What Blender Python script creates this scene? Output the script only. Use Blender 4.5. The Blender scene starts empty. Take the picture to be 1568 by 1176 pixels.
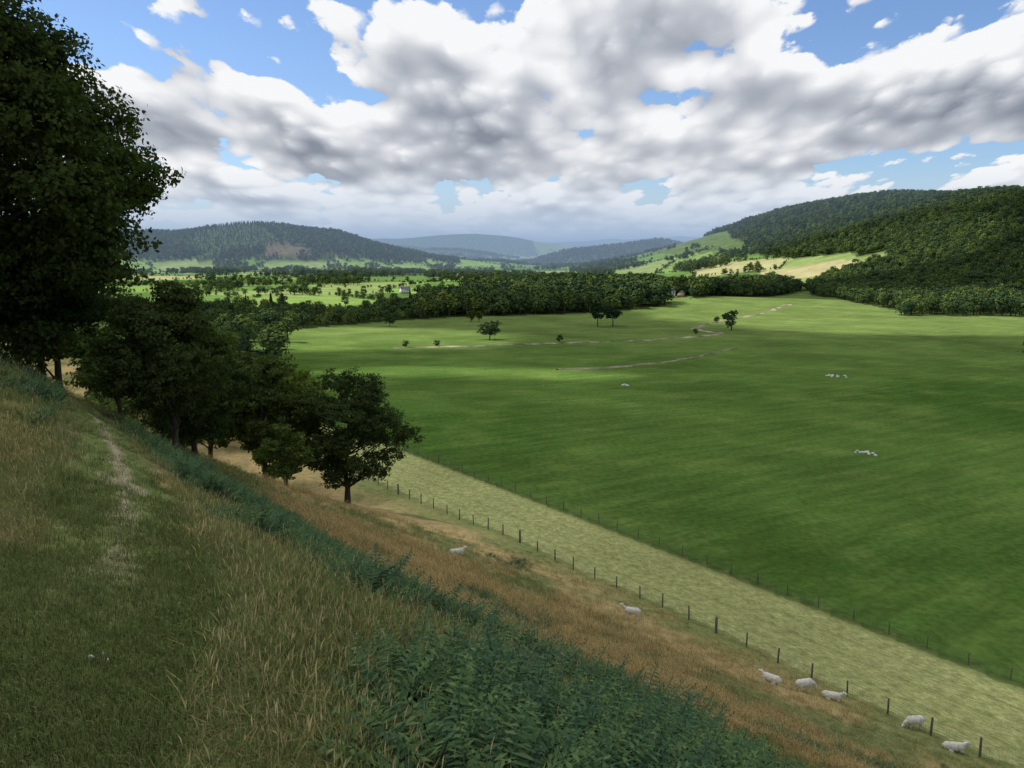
import bpy, bmesh, math, random, time
import numpy as np
from mathutils import Vector, Matrix
rng=np.random.default_rng(7)
random.seed(7)
scn=bpy.context.scene
PITCH=math.radians(9.1)
SUN=Vector((-.55,.22,.79)).normalized()
# ================================================================== noise
def _h(i,j,seed):
    n=(i.astype(np.int64)*374761393+j.astype(np.int64)*668265263+seed*974711)&0x7fffffff
    n=((n^(n>>13))*1274126177)&0x7fffffff
    n=(n^(n>>16))&0xffffff
    return n/float(0xffffff)
def vnoise(x,y,seed=0):
    xi=np.floor(x); yi=np.floor(y); fx=x-xi; fy=y-yi
    fx=fx*fx*(3-2*fx); fy=fy*fy*(3-2*fy)
    a=_h(xi,yi,seed); b=_h(xi+1,yi,seed); c=_h(xi,yi+1,seed); d=_h(xi+1,yi+1,seed)
    return (a*(1-fx)+b*fx)*(1-fy)+(c*(1-fx)+d*fx)*fy
def fbm(x,y,seed=0,o=4):
    v=0;a=.5;t=0
    for k in range(o):
        v=v+a*vnoise(x,y,seed+k*17); t+=a; a*=.5; x=x*2.03+11.3; y=y*2.03+5.1
    return v/t
def sstep(a,b,x):
    t=np.clip((x-a)/(b-a),0,1); return t*t*(3-2*t)
# ================================================================== terrain height
_ks=np.array([-600,-400,-150,-60,-20,0,2,4,12,23,35,43,51,56,63.5,66])
_kz=np.array([95,88,50,20,6.2,-1.6,-2.4,-3.6,-9.9,-17.5,-24.3,-28,-30.7,-31.05,-31.3,-31.35])
_S=np.arange(-600,66,.25); _Z=np.interp(_S,_ks,_kz)
_k=np.exp(-np.linspace(-2,2,17)**2); _k/=_k.sum()
_Z=np.convolve(np.pad(_Z,8,mode='edge'),_k,'valid')
_Z+= -1.6-np.interp(0,_S,_Z)
def segdist(x,y,P):
    best=np.full(x.shape,1e9)
    W=np.zeros(x.shape)+1e-12; ZA=np.zeros(x.shape)
    for a,b in zip(P[:-1],P[1:]):
        ax,ay=a[0],a[1]; bx,by=b[0],b[1]
        az=a[2] if len(a)>2 else 0; bz=b[2] if len(b)>2 else 0
        dx,dy=bx-ax,by-ay
        t=np.clip(((x-ax)*dx+(y-ay)*dy)/(dx*dx+dy*dy),0,1)
        d=np.hypot(x-ax-t*dx,y-ay-t*dy)
        w=np.exp(-d/60.0)+1e-9/(1+d)
        W+=w; ZA+=w*(az+t*(bz-az))
        best=np.minimum(best,d)
    return best,ZA/W
RIDGES=[
 ([(1300,-600,95),(1200,300,95),(1080,900,92),(960,1500,92),(955,1700,112),(885,1900,118),(860,2100,114),(850,2400,80),(900,2800,30)],760),
 ([(-2400,1900,95),(-1700,2200,74),(-1250,2450,54),(-1000,2550,60),(-730,2550,92),(-560,2580,62),(-420,2650,10),(-300,2700,-25)],520),
 ([(-1500,4200,120),(-900,4300,75),(-650,4200,45),(-350,4000,5)],600),
 ([(300,3300,10),(520,3400,38),(640,3600,40)],330),
 ([(-1100,5600,60),(-860,5500,88),(-500,5300,108),(-60,5300,108),(60,5400,74),(500,5600,30)],700),
 ([(-1400,9000,60),(-300,9000,70),(500,8800,95),(1400,9200,150),(2600,9500,160),(3600,9500,150)],1500),
 ([(-3000,13500,120),(500,13500,150),(1900,13500,200),(2600,13500,235),(3300,13500,225),(6000,13500,200)],2500),
 ([(900,6500,20),(1300,6300,60),(1900,6000,110),(2600,5200,170)],700),
 ([(150,7000,30),(500,7000,62),(900,7200,50),(1300,7300,80)],420),
]
FLOOR=-48.0
def H(x,y,want=False):
    x=np.asarray(x,float); y=np.asarray(y,float)
    s=.8*x+.6*y; tt=-.6*x+.8*y
    sv=np.maximum(s,63.5)-63.5+np.maximum(0,tt-120)*.7
    zv=-31.3-16.7*(1-np.exp(-sv/330))
    hz=np.interp(s,_S,_Z)
    hz=hz-.045*np.clip(tt,-60,200)*np.clip(1-s/45,0,1.1)
    hz=hz-.006*np.maximum(0,tt-68)**2
    hz=np.where(s>60,-400,hz)
    base=np.where(s<60,np.maximum(hz,zv),zv)
    k=1.2; dd=np.abs(hz-zv)
    base=base+np.where((s<60)&(dd<k*3),(np.maximum(0,k*3-dd))**2/(k*12)*.35*np.clip((60-s)/8,0,1)*sstep(0,20,tt-60),0)
    base=base+9*np.exp(-((x-90)/170)**2-((y-760)/95)**2)
    hills=np.zeros(x.shape)
    for P,w in RIDGES:
        d,zr=segdist(x,y,P)
        f=.5*(1+np.cos(np.pi*np.clip(d/w,0,1)))
        hh=(zr-FLOOR)*f
        hills=np.maximum(hills,hh)+.15*np.minimum(hills,hh)
    n=fbm(x/330,y/330,3,4)-.5
    hills=hills*(1+.30*n*sstep(5,60,hills)*sstep(1.0,.5,hills/400))
    base=base+hills+ (fbm(x/500,y/500,9,3)-.5)*10*sstep(900,1500,y)
    r=np.hypot(x,y)
    hm=sstep(58,48,s)*sstep(400,200,r)
    base=base+hm*((fbm(x/7,y/7,21,3)-.5)*.8*sstep(1,8,r)+(fbm(x/1.3,y/1.3,31,3)-.5)*.22)
    base=base+(1-hm)*(fbm(x/60,y/60,41,3)-.5)*1.2*sstep(64,110,s)
    return (base,hills) if want else base
def hz1(x,y): return float(H(np.array([x]),np.array([y]))[0])
# ================================================================== node helpers
class NT:
    def __init__(s,nt):
        s.nt=nt; nt.nodes.clear()
    def n(s,t,**kw):
        nd=s.nt.nodes.new(t)
        for k,v in kw.items(): setattr(nd,k,v)
        return nd
    def put(s,sock,v):
        if v is None: return
        if isinstance(v,bpy.types.NodeSocket): s.nt.links.new(v,sock)
        else:
            if isinstance(v,(tuple,list)) and len(v)==3 and sock.type=='RGBA': v=(*v,1)
            sock.default_value=v
    def m(s,op,a,b=None,c=None,clamp=False):
        nd=s.n('ShaderNodeMath',operation=op); nd.use_clamp=clamp
        s.put(nd.inputs[0],a); s.put(nd.inputs[1],b); s.put(nd.inputs[2],c)
        return nd.outputs[0]
    def vm(s,op,a,b=None,out=0):
        nd=s.n('ShaderNodeVectorMath',operation=op)
        s.put(nd.inputs[0],a); s.put(nd.inputs[1],b)
        return nd.outputs[out]
    def mix(s,f,a,b,bt='MIX'):
        nd=s.n('ShaderNodeMix',data_type='RGBA',blend_type=bt)
        s.put(nd.inputs[0],f); s.put(nd.inputs[6],a); s.put(nd.inputs[7],b)
        return nd.outputs[2]
    def mr(s,v,a,b,c=0.,d=1.,smooth=False):
        nd=s.n('ShaderNodeMapRange')
        if smooth: nd.interpolation_type='SMOOTHSTEP'
        s.put(nd.inputs[0],v)
        for i,q in enumerate((a,b,c,d)): s.put(nd.inputs[1+i],q)
        return nd.outputs[0]
    def noise(s,vec,scale,detail=3,rough=.5,dist=0.,col=False,dim='3D'):
        nd=s.n('ShaderNodeTexNoise',noise_dimensions=dim)
        s.put(nd.inputs['Vector'],vec); nd.inputs['Scale'].default_value=scale
        nd.inputs['Detail'].default_value=detail; nd.inputs['Roughness'].default_value=rough; nd.inputs['Distortion'].default_value=dist
        return nd.outputs[1 if col else 0]
    def comb(s,x,y,z=0.):
        nd=s.n('ShaderNodeCombineXYZ')
        for i,q in enumerate((x,y,z)): s.put(nd.inputs[i],q)
        return nd.outputs[0]
    def sep(s,v):
        nd=s.n('ShaderNodeSeparateXYZ'); s.put(nd.inputs[0],v); return nd.outputs
def newmat(name):
    m=bpy.data.materials.new(name); m.use_nodes=True
    return m,NT(m.node_tree)
def out(N,shader,vol=None):
    o=N.n('ShaderNodeOutputMaterial')
    if shader is not None: N.nt.links.new(shader,o.inputs[0])
    if vol is not None: N.nt.links.new(vol,o.inputs[1])
def diffuse(N,col,normal=None):
    d=N.n('ShaderNodeBsdfDiffuse'); N.put(d.inputs[0],col)
    if normal is not None: N.nt.links.new(normal,d.inputs['Normal'])
    return d.outputs[0]
def bump(N,h,strength=.5,dist=.1):
    b=N.n('ShaderNodeBump'); b.inputs['Strength'].default_value=strength; b.inputs['Distance'].default_value=dist
    N.put(b.inputs['Height'],h); return b.outputs[0]
def attr(N,name,o='Fac'):
    a=N.n('ShaderNodeAttribute'); a.attribute_name=name; return a.outputs[o]
# ================================================================== mesh helpers
def make_mesh(name,V,F,mats=(),mi=None,smooth=False):
    me=bpy.data.meshes.new(name)
    V=np.asarray(V,np.float32); F=np.asarray(F,np.int32); n=F.shape[1]
    me.vertices.add(len(V)); me.vertices.foreach_set('co',V.ravel())
    me.loops.add(F.size); me.loops.foreach_set('vertex_index',F.ravel())
    me.polygons.add(len(F)); me.polygons.foreach_set('loop_start',np.arange(0,F.size,n,dtype=np.int32))
    if mi is not None: me.polygons.foreach_set('material_index',np.asarray(mi,np.int32))
    if smooth: me.polygons.foreach_set('use_smooth',np.ones(len(F),bool))
    for m in mats: me.materials.append(m)
    me.update(calc_edges=True)
    return me
def link(name,me,loc=(0,0,0),parent=None,rot=(0,0,0)):
    o=bpy.data.objects.new(name,me); o.location=loc; o.rotation_euler=rot
    scn.collection.objects.link(o)
    if parent: o.parent=parent
    return o
class Geo:
    def __init__(s): s.V=[];s.F=[];s.M=[];s.n=0
    def add(s,V,F,m=0):
        V=np.asarray(V,float); F=np.asarray(F,int)
        s.V.append(V); s.F.append(F+s.n); s.M.append(np.full(len(F),m)); s.n+=len(V)
    def mesh(s,name,mats,smooth=False):
        return make_mesh(name,np.concatenate(s.V),np.concatenate(s.F),mats,np.concatenate(s.M),smooth)
def tube(P,R,k=6):
    P=np.asarray(P,float); n=len(P)
    V=[]
    for i in range(n):
        d=P[min(i+1,n-1)]-P[max(i-1,0)]; d/=np.linalg.norm(d)+1e-9
        u=np.cross(d,[.31,.95,.05]); u/=np.linalg.norm(u)+1e-9; v=np.cross(d,u)
        a=np.arange(k)/k*2*np.pi
        V.append(P[i]+R[i]*(np.cos(a)[:,None]*u+np.sin(a)[:,None]*v))
    V=np.concatenate(V); F=[]
    for i in range(n-1):
        for j in range(k):
            F.append((i*k+j,i*k+(j+1)%k,(i+1)*k+(j+1)%k,(i+1)*k+j))
    return V,np.array(F)
def box(x0,x1,y0,y1,z0,z1):
    V=[(x0,y0,z0),(x1,y0,z0),(x1,y1,z0),(x0,y1,z0),(x0,y0,z1),(x1,y0,z1),(x1,y1,z1),(x0,y1,z1)]
    F=[(3,2,1,0),(4,5,6,7),(0,1,5,4),(1,2,6,5),(2,3,7,6),(3,0,4,7)]
    return V,F
def unit(n,r):
    v=r.normal(size=(n,3)); return v/np.linalg.norm(v,axis=1)[:,None]
def leaf_quads(C,size,r,base=None,jit=.7):
    n=len(C); nn=unit(n,r)
    if base is not None: nn=base+nn*jit
    else: nn[:,2]=np.abs(nn[:,2])+.4
    nn/=np.linalg.norm(nn,axis=1)[:,None]+1e-9
    u=np.cross(nn,unit(n,r)); u/=np.linalg.norm(u,axis=1)[:,None]+1e-9; v=np.cross(nn,u)
    sz=(size*r.uniform(.6,1.35,n))[:,None]
    V=np.stack([C-u*sz*.5,C+v*sz*.36-u*sz*.05,C+u*sz*.5,C-v*sz*.36+u*sz*.05],1).reshape(-1,3)
    return V,np.arange(4*n).reshape(n,4)
# ================================================================== materials
def leafmat(name,c1,c2,trans=0.,isl=True):
    m,N=newmat(name)
    g=N.n('ShaderNodeNewGeometry'); oi=N.n('ShaderNodeObjectInfo')
    r=g.outputs['Random Per Island'] if isl else oi.outputs['Random']
    col=N.mix(r,c1,c2)
    ob=N.mr(oi.outputs['Random'],0,1,.62,1.35)
    col=N.mix(1.,col,N.comb(ob,N.m('POWER',ob,.7),1.),'MULTIPLY')
    d=diffuse(N,col)
    if trans:
        t=N.n('ShaderNodeBsdfTranslucent'); N.put(t.inputs[0],N.mix(1.,col,(1.3,1.5,.6),'MULTIPLY'))
        mx=N.n('ShaderNodeMixShader'); mx.inputs[0].default_value=trans
        N.nt.links.new(d,mx.inputs[1]); N.nt.links.new(t.outputs[0],mx.inputs[2]); d=mx.outputs[0]
    out(N,d); return m
M_oak=leafmat('oak_leaves',(.026,.044,.017),(.056,.084,.028),.3)
M_haw=leafmat('hawthorn_leaves',(.050,.070,.021),(.10,.128,.038),.3)
M_light=leafmat('ash_leaves',(.070,.105,.025),(.13,.17,.043),.3)
M_wood=leafmat('woodland_leaves',(.050,.086,.028),(.094,.134,.046))
M_wood2=leafmat('woodland_leaves_dark',(.036,.066,.025),(.066,.102,.038))
M_wood3=leafmat('woodland_leaves_light',(.070,.108,.028),(.122,.160,.048))
M_con=leafmat('conifer_needles',(.020,.038,.020),(.040,.064,.030))
M_bracken=leafmat('bracken_fronds',(.046,.092,.041),(.102,.160,.070))
m,N=newmat('bark'); g=N.n('ShaderNodeNewGeometry')
nz=N.noise(N.vm('MULTIPLY',g.outputs['Position'],(6,6,1.5)),1.5,3)
out(N,diffuse(N,N.mix(nz,(.025,.02,.015),(.11,.09,.07)))); M_bark=m
def simple(name,c1,c2,scale,bstr=.4,bd=.02,rough=None):
    m,N=newmat(name); g=N.n('ShaderNodeNewGeometry')
    nz=N.noise(g.outputs['Position'],scale,4,.6)
    out(N,diffuse(N,N.mix(N.mr(nz,.3,.7),c1,c2),bump(N,nz,bstr,bd))); return m
M_post=simple('weathered_timber',(.07,.06,.05),(.2,.175,.14),9)
M_wire=simple('galvanised_wire',(.12,.12,.12),(.22,.22,.22),5)
M_stone=simple('pale_stone',(.38,.37,.34),(.7,.68,.64),2.5)
M_render=simple('white_render',(.50,.49,.46),(.66,.65,.62),1)
M_brick=simple('stone_wall',(.26,.20,.16),(.4,.33,.27),1.5)
M_slate=simple('slate_roof',(.07,.075,.085),(.15,.15,.16),1.5)
M_glass=simple('window_glass',(.02,.025,.03),(.04,.045,.05),1)
M_bank=simple('gravel_bank',(.06,.065,.03),(.42,.37,.27),.12,.5,.1)
M_fleece=simple('sheep_fleece',(.48,.45,.38),(.75,.72,.64),7,.6,.03)
M_pink=simple('foxglove_flower',(.26,.06,.17),(.4,.12,.27),9)
def grassmat(name,base,tip,var,varfrac=.4):
    m,N=newmat(name); g=N.n('ShaderNodeNewGeometry'); oi=N.n('ShaderNodeObjectInfo')
    h=attr(N,'hgt')
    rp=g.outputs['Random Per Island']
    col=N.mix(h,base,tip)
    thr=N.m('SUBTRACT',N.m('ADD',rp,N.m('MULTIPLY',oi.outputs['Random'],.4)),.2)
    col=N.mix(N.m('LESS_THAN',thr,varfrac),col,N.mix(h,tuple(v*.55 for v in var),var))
    r=N.mr(N.m('FRACT',N.m('MULTIPLY',rp,7.3)),0,1,.65,1.35)
    col=N.mix(1.,col,N.comb(r,r,r),'MULTIPLY')
    out(N,diffuse(N,col)); return m
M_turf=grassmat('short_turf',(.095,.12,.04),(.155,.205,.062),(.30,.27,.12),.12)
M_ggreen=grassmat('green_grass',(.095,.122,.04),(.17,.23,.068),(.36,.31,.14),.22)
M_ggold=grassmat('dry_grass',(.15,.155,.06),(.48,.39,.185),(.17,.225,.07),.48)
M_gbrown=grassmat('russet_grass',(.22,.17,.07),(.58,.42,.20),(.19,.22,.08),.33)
# ================================================================== zones
EDX=np.array([-122,-77,-38,31,111,193,273,350]); EDY=np.array([434,528,577,600,650,775,875,995])
FTY=np.array([300,420,480,575,600,640,805,995,1100,1300,1400,1600,2100,2700,3400]); FTX=np.array([900,800,640,470,275,300,320,350,420,540,460,470,520,600,700])
HOUSES=[(-375,1545,.3,1),(-345,1570,1.2,0),(-122,945,.5,1),(-105,955,1.9,0),(137,728,.2,1),(150,735,1.3,0),(-420,1540,.9,0)]
GOLD=[(300,1190),(430,1120),(540,1165),(560,1260),(400,1310)]
def inpoly(x,y,P):
    c=np.zeros(x.shape,bool)
    for (x0,y0),(x1,y1) in zip(P,P[1:]+P[:1]):
        c^=((y0>y)!=(y1>y))&(x<(x1-x0)*(y-y0)/((y1-y0)+1e-9)+x0)
    return c
def wood_mask(x,y,hills):
    edge=np.interp(x,EDX,EDY)
    n=fbm(x/90,y/90,77,3)
    a=(x>-122)&(x<350)&(y>edge+(n-.5)*14)&(y<edge+np.interp(x,[-120,0,200,350],[110,300,250,120])+(n-.5)*160)
    a2=(x<=-118)&(x>-420)&(y>434-(x+122)*.55)&(y<575-(x+122)*.35+(n-.5)*60)&(n>.40)
    foot=np.interp(y,FTY,FTX); gold=inpoly(x,y,GOLD)
    b=(x>foot+(n-.5)*30)&(y>300)&(y<3200)&(~gold)&(hills>-1)&~((n>.74)&(y>900)&(hills>40)&(hills<100))
    c=(hills>26)&(x<-150)&(x>-2400)&(y>1900)&(y<3100)
    d=(hills>14)&(x>100)&(x<760)&(y>3000)&(y<3700)
    e=(n>.60)&(y>900)&(y<4200)&(hills<60)&(~a)&(~b)&(~gold)
    for hx,hy,_,_2 in HOUSES:
        near=(np.hypot(x-hx,y-hy)<11)|((np.abs(x-hx*y/hy)<8)&(y<hy)&(y>hy-(38 if hx>0 else 14)))
        a&=~near; a2&=~near; e&=~near
    clear=(np.hypot((x+600)/75,(y-2270)/50)<1+.6*(fbm(x/30,y/30,5,2)-.5))
    return a,a2,b,c&~clear,d,e,clear
def voro(x,y,cx=150.,cy=230.):
    gx=np.floor(x/cx); gy=np.floor(y/cy)
    d1=np.full(x.shape,1e9); d2=d1.copy(); id1=np.zeros(x.shape)
    for i in (-1,0,1):
        for j in (-1,0,1):
            a=gx+i; b=gy+j
            px=(a+.15+.7*_h(a,b,501))*cx; py=(b+.15+.7*_h(a,b,502))*cy
            d=np.hypot((x-px),(y-py)*.75)
            h=_h(a,b,503)
            new=d<d1
            d2=np.where(new,d1,np.minimum(d2,d)); id1=np.where(new,h,id1); d1=np.where(new,d,d1)
    return id1,d2-d1
PATH=[(-1.2,-6),(-1.5,1.0),(-2.2,3.2),(-2.9,5.6),(-4.6,9.5),(-7.6,15.6),(-12,24),(-17,33),(-24,45),(-34,60)]
def is_bracken(x,y):
    s=.8*x+.6*y; tt=-.6*x+.8*y
    n=fbm(x/3.2,y/3.2,61,3); n2=fbm(x/9,y/9,62,3); n4=fbm(x/1.3,y/1.3,64,2)
    lo=2.25+(n-.5)*4.0+np.clip((tt-14)*.05,0,1.5); hi=11.5+(n2-.5)*8+np.clip(tt*.02,0,2)
    band=(s>lo)&(s<hi)&(tt>-8)&(tt<60)&(n+.40*(n4-.5)>.335)
    low=(n2>.55)&(n+.3*(n4-.5)>.45)&(s>20)&(s<47)&(tt<75)
    far=(n2>.53)&(n>.48)&(s<6)&(tt>26)
    return band,low|far
# ================================================================== terrain mesh
th=np.radians(np.concatenate([np.arange(-44,44,.13),np.arange(44,316,3.)]))
rr=np.geomspace(.5,18000,520)
TH,RR=np.meshgrid(th,rr); X=RR*np.sin(TH); Y=RR*np.cos(TH)
Z,HL=H(X,Y,True)
nt=len(th); nr=len(rr)
idx=np.arange(nr*nt).reshape(nr,nt); nx=np.roll(idx,-1,1)
F=np.stack([idx[:-1],nx[:-1],nx[1:],idx[1:]],-1).reshape(-1,4)[:,::-1]
x=X.ravel(); y=Y.ravel(); z=Z.ravel(); hl=HL.ravel(); s=.8*x+.6*y; tt=-.6*x+.8*y; r=np.hypot(x,y)
def C(*c): return np.array(c)[None,:]
def lerp(a,b,f): return a+(b-a)*np.asarray(f)[:,None]
n1=fbm(x/2.2,y/2.2,101,4); n2=fbm(x/9,y/9,102,3); n3=fbm(x/70,y/70,103,3)
hillc=lerp(C(.16,.18,.065)+0*x[:,None],C(.42,.31,.14),sstep(.46,.62,.45*n1+.55*n2+.07*sstep(12,24,s)))
hillc=lerp(hillc,C(.20,.23,.08),sstep(44,50,s)*.8)
bk,bl=is_bracken(x,y); hillc=lerp(hillc,C(.045,.065,.03),(bk|bl)*.75)
pd,_=segdist(x,y,PATH); pathm=sstep(1.0,.5,pd+(n1-.5)*.6)
hillc=lerp(hillc,C(.12,.150,.05),pathm*.9)
hillc=lerp(hillc,C(.30,.25,.17),sstep(.30,.10,pd+(n1-.47)*.9)*.8*sstep(4,8,y))
pasture=lerp(C(.054,.108,.020)+0*x[:,None],C(.080,.140,.030),sstep(.35,.65,n3))
pasture=lerp(pasture,C(.140,.185,.058),sstep(200,520,y)*.65)
tint=np.where((s<63.2)[:,None],hillc,pasture)
tint=np.where((hl>8)[:,None]&(r>800)[:,None],C(.08,.12,.035),tint)
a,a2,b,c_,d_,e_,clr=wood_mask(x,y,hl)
fid,fed=voro(x,y)
farm=np.select([fid<.34,fid<.64,fid<.69,fid<.87],[0,1,2,3],4)
FC=np.array([(.165,.25,.065),(.10,.18,.045),(.32,.31,.15),(.07,.125,.035),(.19,.25,.085)])[farm]
edge=np.interp(x,EDX,EDY); edge=np.where(x<-122,434-(x+122)*.55,edge)
isfarm=(y>edge+80)&(hl<45)&(x<np.interp(y,FTY,FTX))&(y<7000)
tint=np.where(isfarm[:,None],FC,tint)
g_=inpoly(x,y,GOLD); tint=np.where(g_[:,None],lerp(C(.34,.31,.16)+0*x[:,None],C(.17,.22,.075),sstep(.48,.52,fbm(x/60,y/200,8,1))),tint)
hz_=(r>3600)&(hl>25); tint=np.where(hz_[:,None],C(.035,.06,.03)+0*tint,tint)
tint=np.where((hz_&(voro(x,y,420,600)[0]>.72))[:,None],C(.13,.19,.06),tint)
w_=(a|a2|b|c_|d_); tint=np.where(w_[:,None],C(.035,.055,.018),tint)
tint=np.where(clr[:,None],C(.11,.088,.06),tint)
V=np.stack([x,y,z],1)
V=np.concatenate([V,[[0,0,float(H(np.array(0.),np.array(0.)))]]]); ci=len(V)-1
m,N=newmat('ground'); g=N.n('ShaderNodeNewGeometry'); P=g.outputs['Position']
tc=attr(N,'tint','Color'); pm=attr(N,'path','Fac')
S=N.vm('DOT_PRODUCT',P,(.8,.6,0),1); T=N.vm('DOT_PRODUCT',P,(-.6,.8,0),1)
fine=N.noise(P,14,2,.65,dim='2D'); mid=N.noise(P,1.1,3,.6,dim='2D'); big=N.noise(P,.03,3,.6,dim='2D')
v=N.m('MULTIPLY',N.mr(fine,.3,.7,.68,1.34),N.m('MULTIPLY',N.mr(mid,.3,.7,.80,1.2),N.mr(big,.3,.7,.82,1.20)))
rowv=N.comb(N.m('MULTIPLY',S,3.4),N.m('MULTIPLY',T,.9),0.)
row=N.noise(rowv,1.7,3,.75,dim='2D')
wob=N.mr(mid,.3,.7,-.3,.3)
Sw=N.m('ADD',S,wob)
mh=N.m('MULTIPLY',N.mr(Sw,51.4,51.9),N.m('MULTIPLY',N.mr(Sw,63.0,62.6),N.mr(T,148,140)))
hay=N.mix(N.mr(row,.30,.70),(.19,.225,.07),(.44,.43,.19))
wl=N.m('ABSOLUTE',N.m('SUBTRACT',N.m('FRACT',N.m('MULTIPLY',N.m('ADD',S,N.m('MULTIPLY',wob,.5)),.36)),.5))
hay=N.mix(N.m('MULTIPLY',N.mr(wl,.12,.03),.35),hay,(.15,.20,.06))
stv=N.comb(N.m('MULTIPLY',S,.10),N.m('MULTIPLY',T,.9),0.)
st=N.mr(N.noise(stv,.5,3,.6,dim='2D'),.3,.7,.84,1.18)
stm=N.mr(S,63.5,66)
v2=N.m('ADD',N.m('MULTIPLY',st,stm),N.m('SUBTRACT',1.,stm))
v=N.m('MULTIPLY',v,v2)
mot=N.m('MULTIPLY',N.mr(N.noise(P,2.6,3,.65,dim='2D'),.48,.62),N.m('MULTIPLY',N.mr(S,51,50),.45))
mot=N.m('MULTIPLY',mot,N.m('SUBTRACT',1.,N.m('MULTIPLY',pm,.8)))
tc=N.mix(mot,tc,(.32,.26,.13))
mot2=N.m('MULTIPLY',N.mr(N.noise(P,.06,3,.7,dim='2D'),.5,.68),N.m('MULTIPLY',stm,.35))
tc=N.mix(mot2,tc,(.13,.165,.045))
col=N.mix(mh,tc,hay)
mg=N.m('MULTIPLY',N.mr(N.m('ABSOLUTE',N.m('SUBTRACT',Sw,63.5)),.9,.3),.7)
col=N.mix(mg,col,(.07,.10,.03))
col=N.mix(1.,col,N.comb(v,v,v),'MULTIPLY')
out(N,diffuse(N,col))
M_ground=m
me=bpy.data.meshes.new('terrain')
tri=np.stack([idx[0],np.full(nt,ci),nx[0]],1)
nF=len(F); nT=len(tri)
me.vertices.add(len(V)); me.vertices.foreach_set('co',V.astype(np.float32).ravel())
me.loops.add(F.size+tri.size); me.loops.foreach_set('vertex_index',np.concatenate([F.ravel(),tri[:,::-1].ravel()]).astype(np.int32))
me.polygons.add(nF+nT); me.polygons.foreach_set('loop_start',np.concatenate([np.arange(0,F.size,4),F.size+np.arange(0,tri.size,3)]).astype(np.int32))
me.polygons.foreach_set('use_smooth',np.ones(nF+nT,bool))
me.materials.append(M_ground); me.update(calc_edges=True)
at=me.attributes.new('tint','FLOAT_COLOR','POINT')
cc=np.ones((len(V),4),np.float32); cc[:-1,:3]=tint; cc[-1,:3]=tint[0]; at.data.foreach_set('color',cc.ravel())
at=me.attributes.new('path','FLOAT','POINT'); at.data.foreach_set('value',np.append(pathm,0).astype(np.float32))
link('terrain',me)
# ================================================================== instancing
def scatter(name,P,rotz,scl,pid,protos,tilt=None):
    coll=bpy.data.collections.new(name+'_parts')
    for i,o in enumerate(protos): coll.objects.link(o)
    me=bpy.data.meshes.new(name); n=len(P)
    me.vertices.add(n); me.vertices.foreach_set('co',np.asarray(P,np.float32).ravel())
    a=me.attributes.new('rot','FLOAT_VECTOR','POINT'); R=np.zeros((n,3),np.float32); R[:,2]=rotz
    if tilt is not None: R[:,:2]=tilt
    a.data.foreach_set('vector',R.ravel())
    a=me.attributes.new('scl','FLOAT_VECTOR','POINT'); Sx=np.asarray(scl,np.float32)
    if Sx.ndim==1: Sx=np.stack([Sx]*3,1)
    a.data.foreach_set('vector',Sx.ravel())
    a=me.attributes.new('pid','INT','POINT'); a.data.foreach_set('value',np.asarray(pid,np.int32))
    ob=link(name,me)
    ng=bpy.data.node_groups.new(name,'GeometryNodeTree')
    ng.interface.new_socket(name='Geometry',in_out='INPUT',socket_type='NodeSocketGeometry')
    ng.interface.new_socket(name='Geometry',in_out='OUTPUT',socket_type='NodeSocketGeometry')
    gi=ng.nodes.new('NodeGroupInput'); go=ng.nodes.new('NodeGroupOutput')
    ip=ng.nodes.new('GeometryNodeInstanceOnPoints'); ci_=ng.nodes.new('GeometryNodeCollectionInfo')
    ci_.inputs['Collection'].default_value=coll; ci_.inputs['Separate Children'].default_value=True; ci_.inputs['Reset Children'].default_value=True
    def na(nm,dt):
        q=ng.nodes.new('GeometryNodeInputNamedAttribute'); q.data_type=dt; q.inputs['Name'].default_value=nm
        return [o for o in q.outputs if o.enabled and o.name=='Attribute'][0]
    L=ng.links.new
    L(gi.outputs[0],ip.inputs['Points']); L(ci_.outputs[0],ip.inputs['Instance']); ip.inputs['Pick Instance'].default_value=True
    L(na('pid','INT'),ip.inputs['Instance Index']); L(na('rot','FLOAT_VECTOR'),ip.inputs['Rotation']); L(na('scl','FLOAT_VECTOR'),ip.inputs['Scale'])
    L(ip.outputs[0],go.inputs[0])
    md=ob.modifiers.new('scatter','NODES'); md.node_group=ng
    return ob
def proto(name,me): return bpy.data.objects.new(name,me)
def broad_proto(name,seed,mat,nl=420,ls=1.15,R=5.2):
    r=np.random.default_rng(seed); G=Geo()
    V_,F_=tube([(0,0,-1),(0,0,3),(0.2,0,7)],[.45,.35,.15],5); G.add(V_,F_,1)
    nl_=12; cen=[]
    for i in range(nl_):
        a=r.uniform(0,2*np.pi); q=math.sqrt(r.uniform(0,1))*R*.62; zz=r.uniform(3.0,9.2)
        q*=math.sqrt(max(.1,1-((zz-6)/5.2)**2)); cen.append((q*math.cos(a),q*math.sin(a),zz,r.uniform(1.7,2.7)))
    for cx,cy,cz,rad in cen:
        d=unit(nl//nl_,r); d[:,2]=np.where(d[:,2]<-.3,-d[:,2],d[:,2])
        Cn=np.array([cx,cy,cz])+d*rad*r.uniform(.75,1.1,(len(d),1))
        V_,F_=leaf_quads(Cn,ls,r,d+[0,0,.15],.45); G.add(V_,F_,0)
    return G.mesh(name,[mat,M_bark])
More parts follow.
